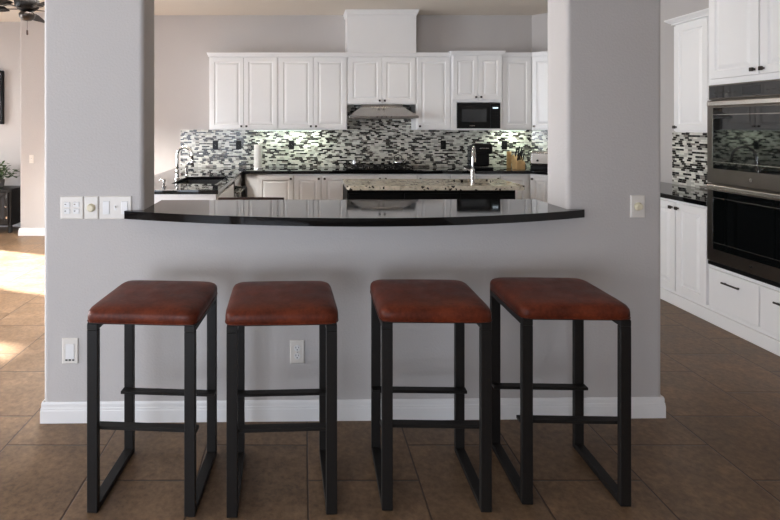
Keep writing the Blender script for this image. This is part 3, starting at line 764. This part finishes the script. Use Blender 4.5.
# ------------------------------------------------------------------ console, plant, television at far left
cs = thing('console_cabinet', 'black console cabinet on legs against the far left wall', 'console', (-5.2, 7.02, 0))
CW = 1.14
MB().box((0, 0, .10), (CW, .38, .58), .003, 1).build('body', 'blackwood', cs)
MB().box((-.015, -.015, .58), (CW+.015, .39, .61), .004, 2).build('top', 'blackwood', cs)
for x in (.0, CW-.04):
    for y_ in (.0, .34): MB().box((x, y_, 0), (x+.04, y_+.04, .10)).build('leg', 'blackwood', cs)
for i in range(3):
    a = .02+i*(CW-.04)/3; w = (CW-.04)/3-.008
    d = door_mesh(w, .44, .045).build('door', 'blackwood', cs, (a, -.001, .12))
    MB().lathe([(.010, -.02), (.012, -.036), (0, -.037)], (w-.025, 0, .25), 14, 'y').build('knob', 'chrome', d, label='chrome knob')
    MB().box((w-.03, -.024, .08), (w-.012, -.02, .11)).build('hinge', 'chrome', d)
pp = thing('potted_plant', 'leafy green potted plant on the black console cabinet', 'plant', (-4.36, 7.2, .61))
MB().lathe([(.06, 0), (.085, .02), (.095, .11), (.088, .115), (.082, .1), (0, .098)], n=24).build('pot', 'pot', pp, smooth=False)
lv = MB()
for i in range(190):
    th = random.uniform(0, 2*PI); rad = random.uniform(.03, .25)**1.0; hh = .12+random.uniform(0, .26)*(1-rad*1.6)
    c = Vector((rad*math.cos(th), .75*rad*math.sin(th), hh+.0)); d = Vector((math.cos(th+random.uniform(-.8, .8)), .8*math.sin(th+random.uniform(-.8, .8)), random.uniform(-.3, .7))).normalized()
    up = Vector((random.uniform(-.5, .5), random.uniform(-.5, .5), 1)).normalized(); sd = d.cross(up).normalized(); L = random.uniform(.05, .09); W_ = L*.27; nn = sd.cross(d)
    lv.poly([c, c+d*L*.35+sd*W_, c+d*L*.35-sd*W_, c+d*L*.75+sd*W_*.8-nn*.004, c+d*L*.75-sd*W_*.8-nn*.004, c+d*L-nn*.012, c+d*L*.4+nn*.004], [(0, 1, 6), (0, 6, 2), (1, 3, 6), (6, 4, 2), (6, 3, 5), (6, 5, 4)])
fo_ = lv.build('foliage', 'leaf', pp); fo_.modifiers.new('t', 'SOLIDIFY').thickness = .0012
stm = MB()
for i in range(14):
    th = random.uniform(0, 2*PI); rad = random.uniform(.05, .17)
    stm.tube([(0.02*math.cos(th), .02*math.sin(th), .095), (rad*.5*math.cos(th), .4*rad*math.sin(th), .18), (rad*math.cos(th), .75*rad*math.sin(th), .28)], .003, 6)
stm.build('stems', 'leaf', pp)
tv = thing('television', 'dark wall-mounted television at the left edge above the console', 'television', (-5.05, 7.4790, 0))
MB().box((-.63, -.06, 1.51), (.63, -.0, 2.30), .006, 2).build('body', 'blackplastic', tv)
MB().box((-.615, -.0615, 1.53), (.615, -.0601, 2.285)).build('screen', 'tv', tv)

# ------------------------------------------------------------------ recessed ceiling lights and lights
def area(name, loc, rot, sx, sy, power, col, spread=None):
    l = bpy.data.lights.new(name, 'AREA'); l.shape = 'RECTANGLE'; l.size = sx; l.size_y = sy; l.energy = power; l.color = col
    if spread: l.spread = spread
    o = bpy.data.objects.new(name, l); COL.objects.link(o); o.location = loc; o.rotation_euler = rot; return o
cans = [(1.25, 6.0, 'recessed ceiling light in front of the chimney cover'), (2.68, 6.0, 'recessed ceiling light near the slanted corner'),
        (-.3, 6.0, 'recessed ceiling light above the left base cabinets'), (1.25, 4.2, 'recessed ceiling light above the island front'), (-.3, 4.2, 'recessed ceiling light nearest the left pillar'), (2.68, 4.2, 'recessed ceiling light beside the oven tower')]
c0 = None
for x, y_, lab in cans:
    if c0 is None:
        c0 = thing('recessed_light', lab, 'ceiling light')
        MB().lathe([(.062, 0), (.085, 0), (.088, -.004), (.085, -.008), (.064, -.006)], n=32).build('trim_ring', 'trim', c0)
        MB().lathe([(.0, -.001), (.0615, -.001), (.0615, -.004), (0, -.004)], n=32).build('lens', 'canlight', c0); o = c0
    else: o = dup(c0)
    o.location = (x, y_, CEIL); o['label'] = lab; o['category'] = 'ceiling light'; o['group'] = 'recessed lights in the kitchen ceiling'
    l = bpy.data.lights.new('can_lamp', 'SPOT'); l.energy = 13; l.color = (1, .9, .78); l.spot_size = math.radians(120); l.spot_blend = .8; l.shadow_soft_size = .06
    lo = bpy.data.objects.new('can_lamp', l); COL.objects.link(lo); lo.location = (x, y_, CEIL-.02)
for x, L, lab in [(.03, .45, 'slim light strip under the wall cabinets left of the hood'), (-.42, .5, 'slim light strip under the leftmost wall cabinet'), (2.86, .34, 'slim light strip under the wall cabinet right of the microwave')]:
    t = thing('under_cabinet_light', lab, 'under-cabinet light', (x, 6.86, 1.4345), 0, 'light strips under the wall cabinets')
    MB().box((-L/2, -.02, -.012), (L/2, .02, -.0005), .002, 1).build('housing', 'trim', t)
    MB().box((-L/2+.01, -.014, -.0135), (L/2-.01, .014, -.0121)).build('diffuser', 'strip', t)
    area('under_cabinet_lamp', (x, 6.88, 1.418), (math.radians(12), 0, 0), L, .03, 2.4 if x > -.2 else 1.0, (.86, 1, .84))
# daylight through the windows
for a, b, z0, z1 in openings:
    w = b-a; h = z1-z0; y_ = (a+b)/2
    area('daylight', (XL-.2, y_, (z0+z1)/2), (0, -PI/2, 0), h, w, (36 if a < 2 else 82 if a < 4 else 26)*w*h, (.9, .94, 1))  # strongest at the added third opening, as kitchen fill
for a, b, z0, z1 in fo:
    w = b-a; h = z1-z0
    area('daylight', ((a+b)/2, YF-.2, (z0+z1)/2), (PI/2, 0, 0), w, h, 33*w*h, (.78, .86, 1))
area('skylight_fill', ((FILL_SKY[0]+FILL_SKY[1])/2, (FILL_SKY[2]+FILL_SKY[3])/2, CEIL+.2), (0, 0, 0), FILL_SKY[1]-FILL_SKY[0], FILL_SKY[3]-FILL_SKY[2], 430, (1, .97, .93))  # fill lamp over the added ceiling opening
sun = bpy.data.lights.new('sun', 'SUN'); sun.energy = 85; sun.angle = math.radians(1.5); sun.color = (1, .96, .9)
so = bpy.data.objects.new('sun', sun); COL.objects.link(so)
dv = Vector((math.cos(SUN_AZ)*math.cos(SUN_EL), -math.sin(SUN_AZ)*math.cos(SUN_EL), -math.sin(SUN_EL)))
so.rotation_euler = dv.to_track_quat('-Z', 'Y').to_euler()
wd = bpy.data.worlds.new('world'); SC.world = wd; wd.use_nodes = True
sk = wd.node_tree.nodes.new('ShaderNodeTexSky'); sk.sky_type = 'HOSEK_WILKIE'; sk.sun_direction = (-dv).normalized()
bg = wd.node_tree.nodes['Background']; wd.node_tree.links.new(sk.outputs[0], bg.inputs[0]); bg.inputs[1].default_value = 1.0
SC.view_settings.view_transform = 'Standard'; SC.view_settings.look = 'None'; SC.view_settings.gamma = 1; SC.view_settings.exposure = 0
SC.cycles.max_bounces = 10; SC.cycles.diffuse_bounces = 6; SC.cycles.use_denoising = True
SC.cycles.sample_clamp_indirect = 8
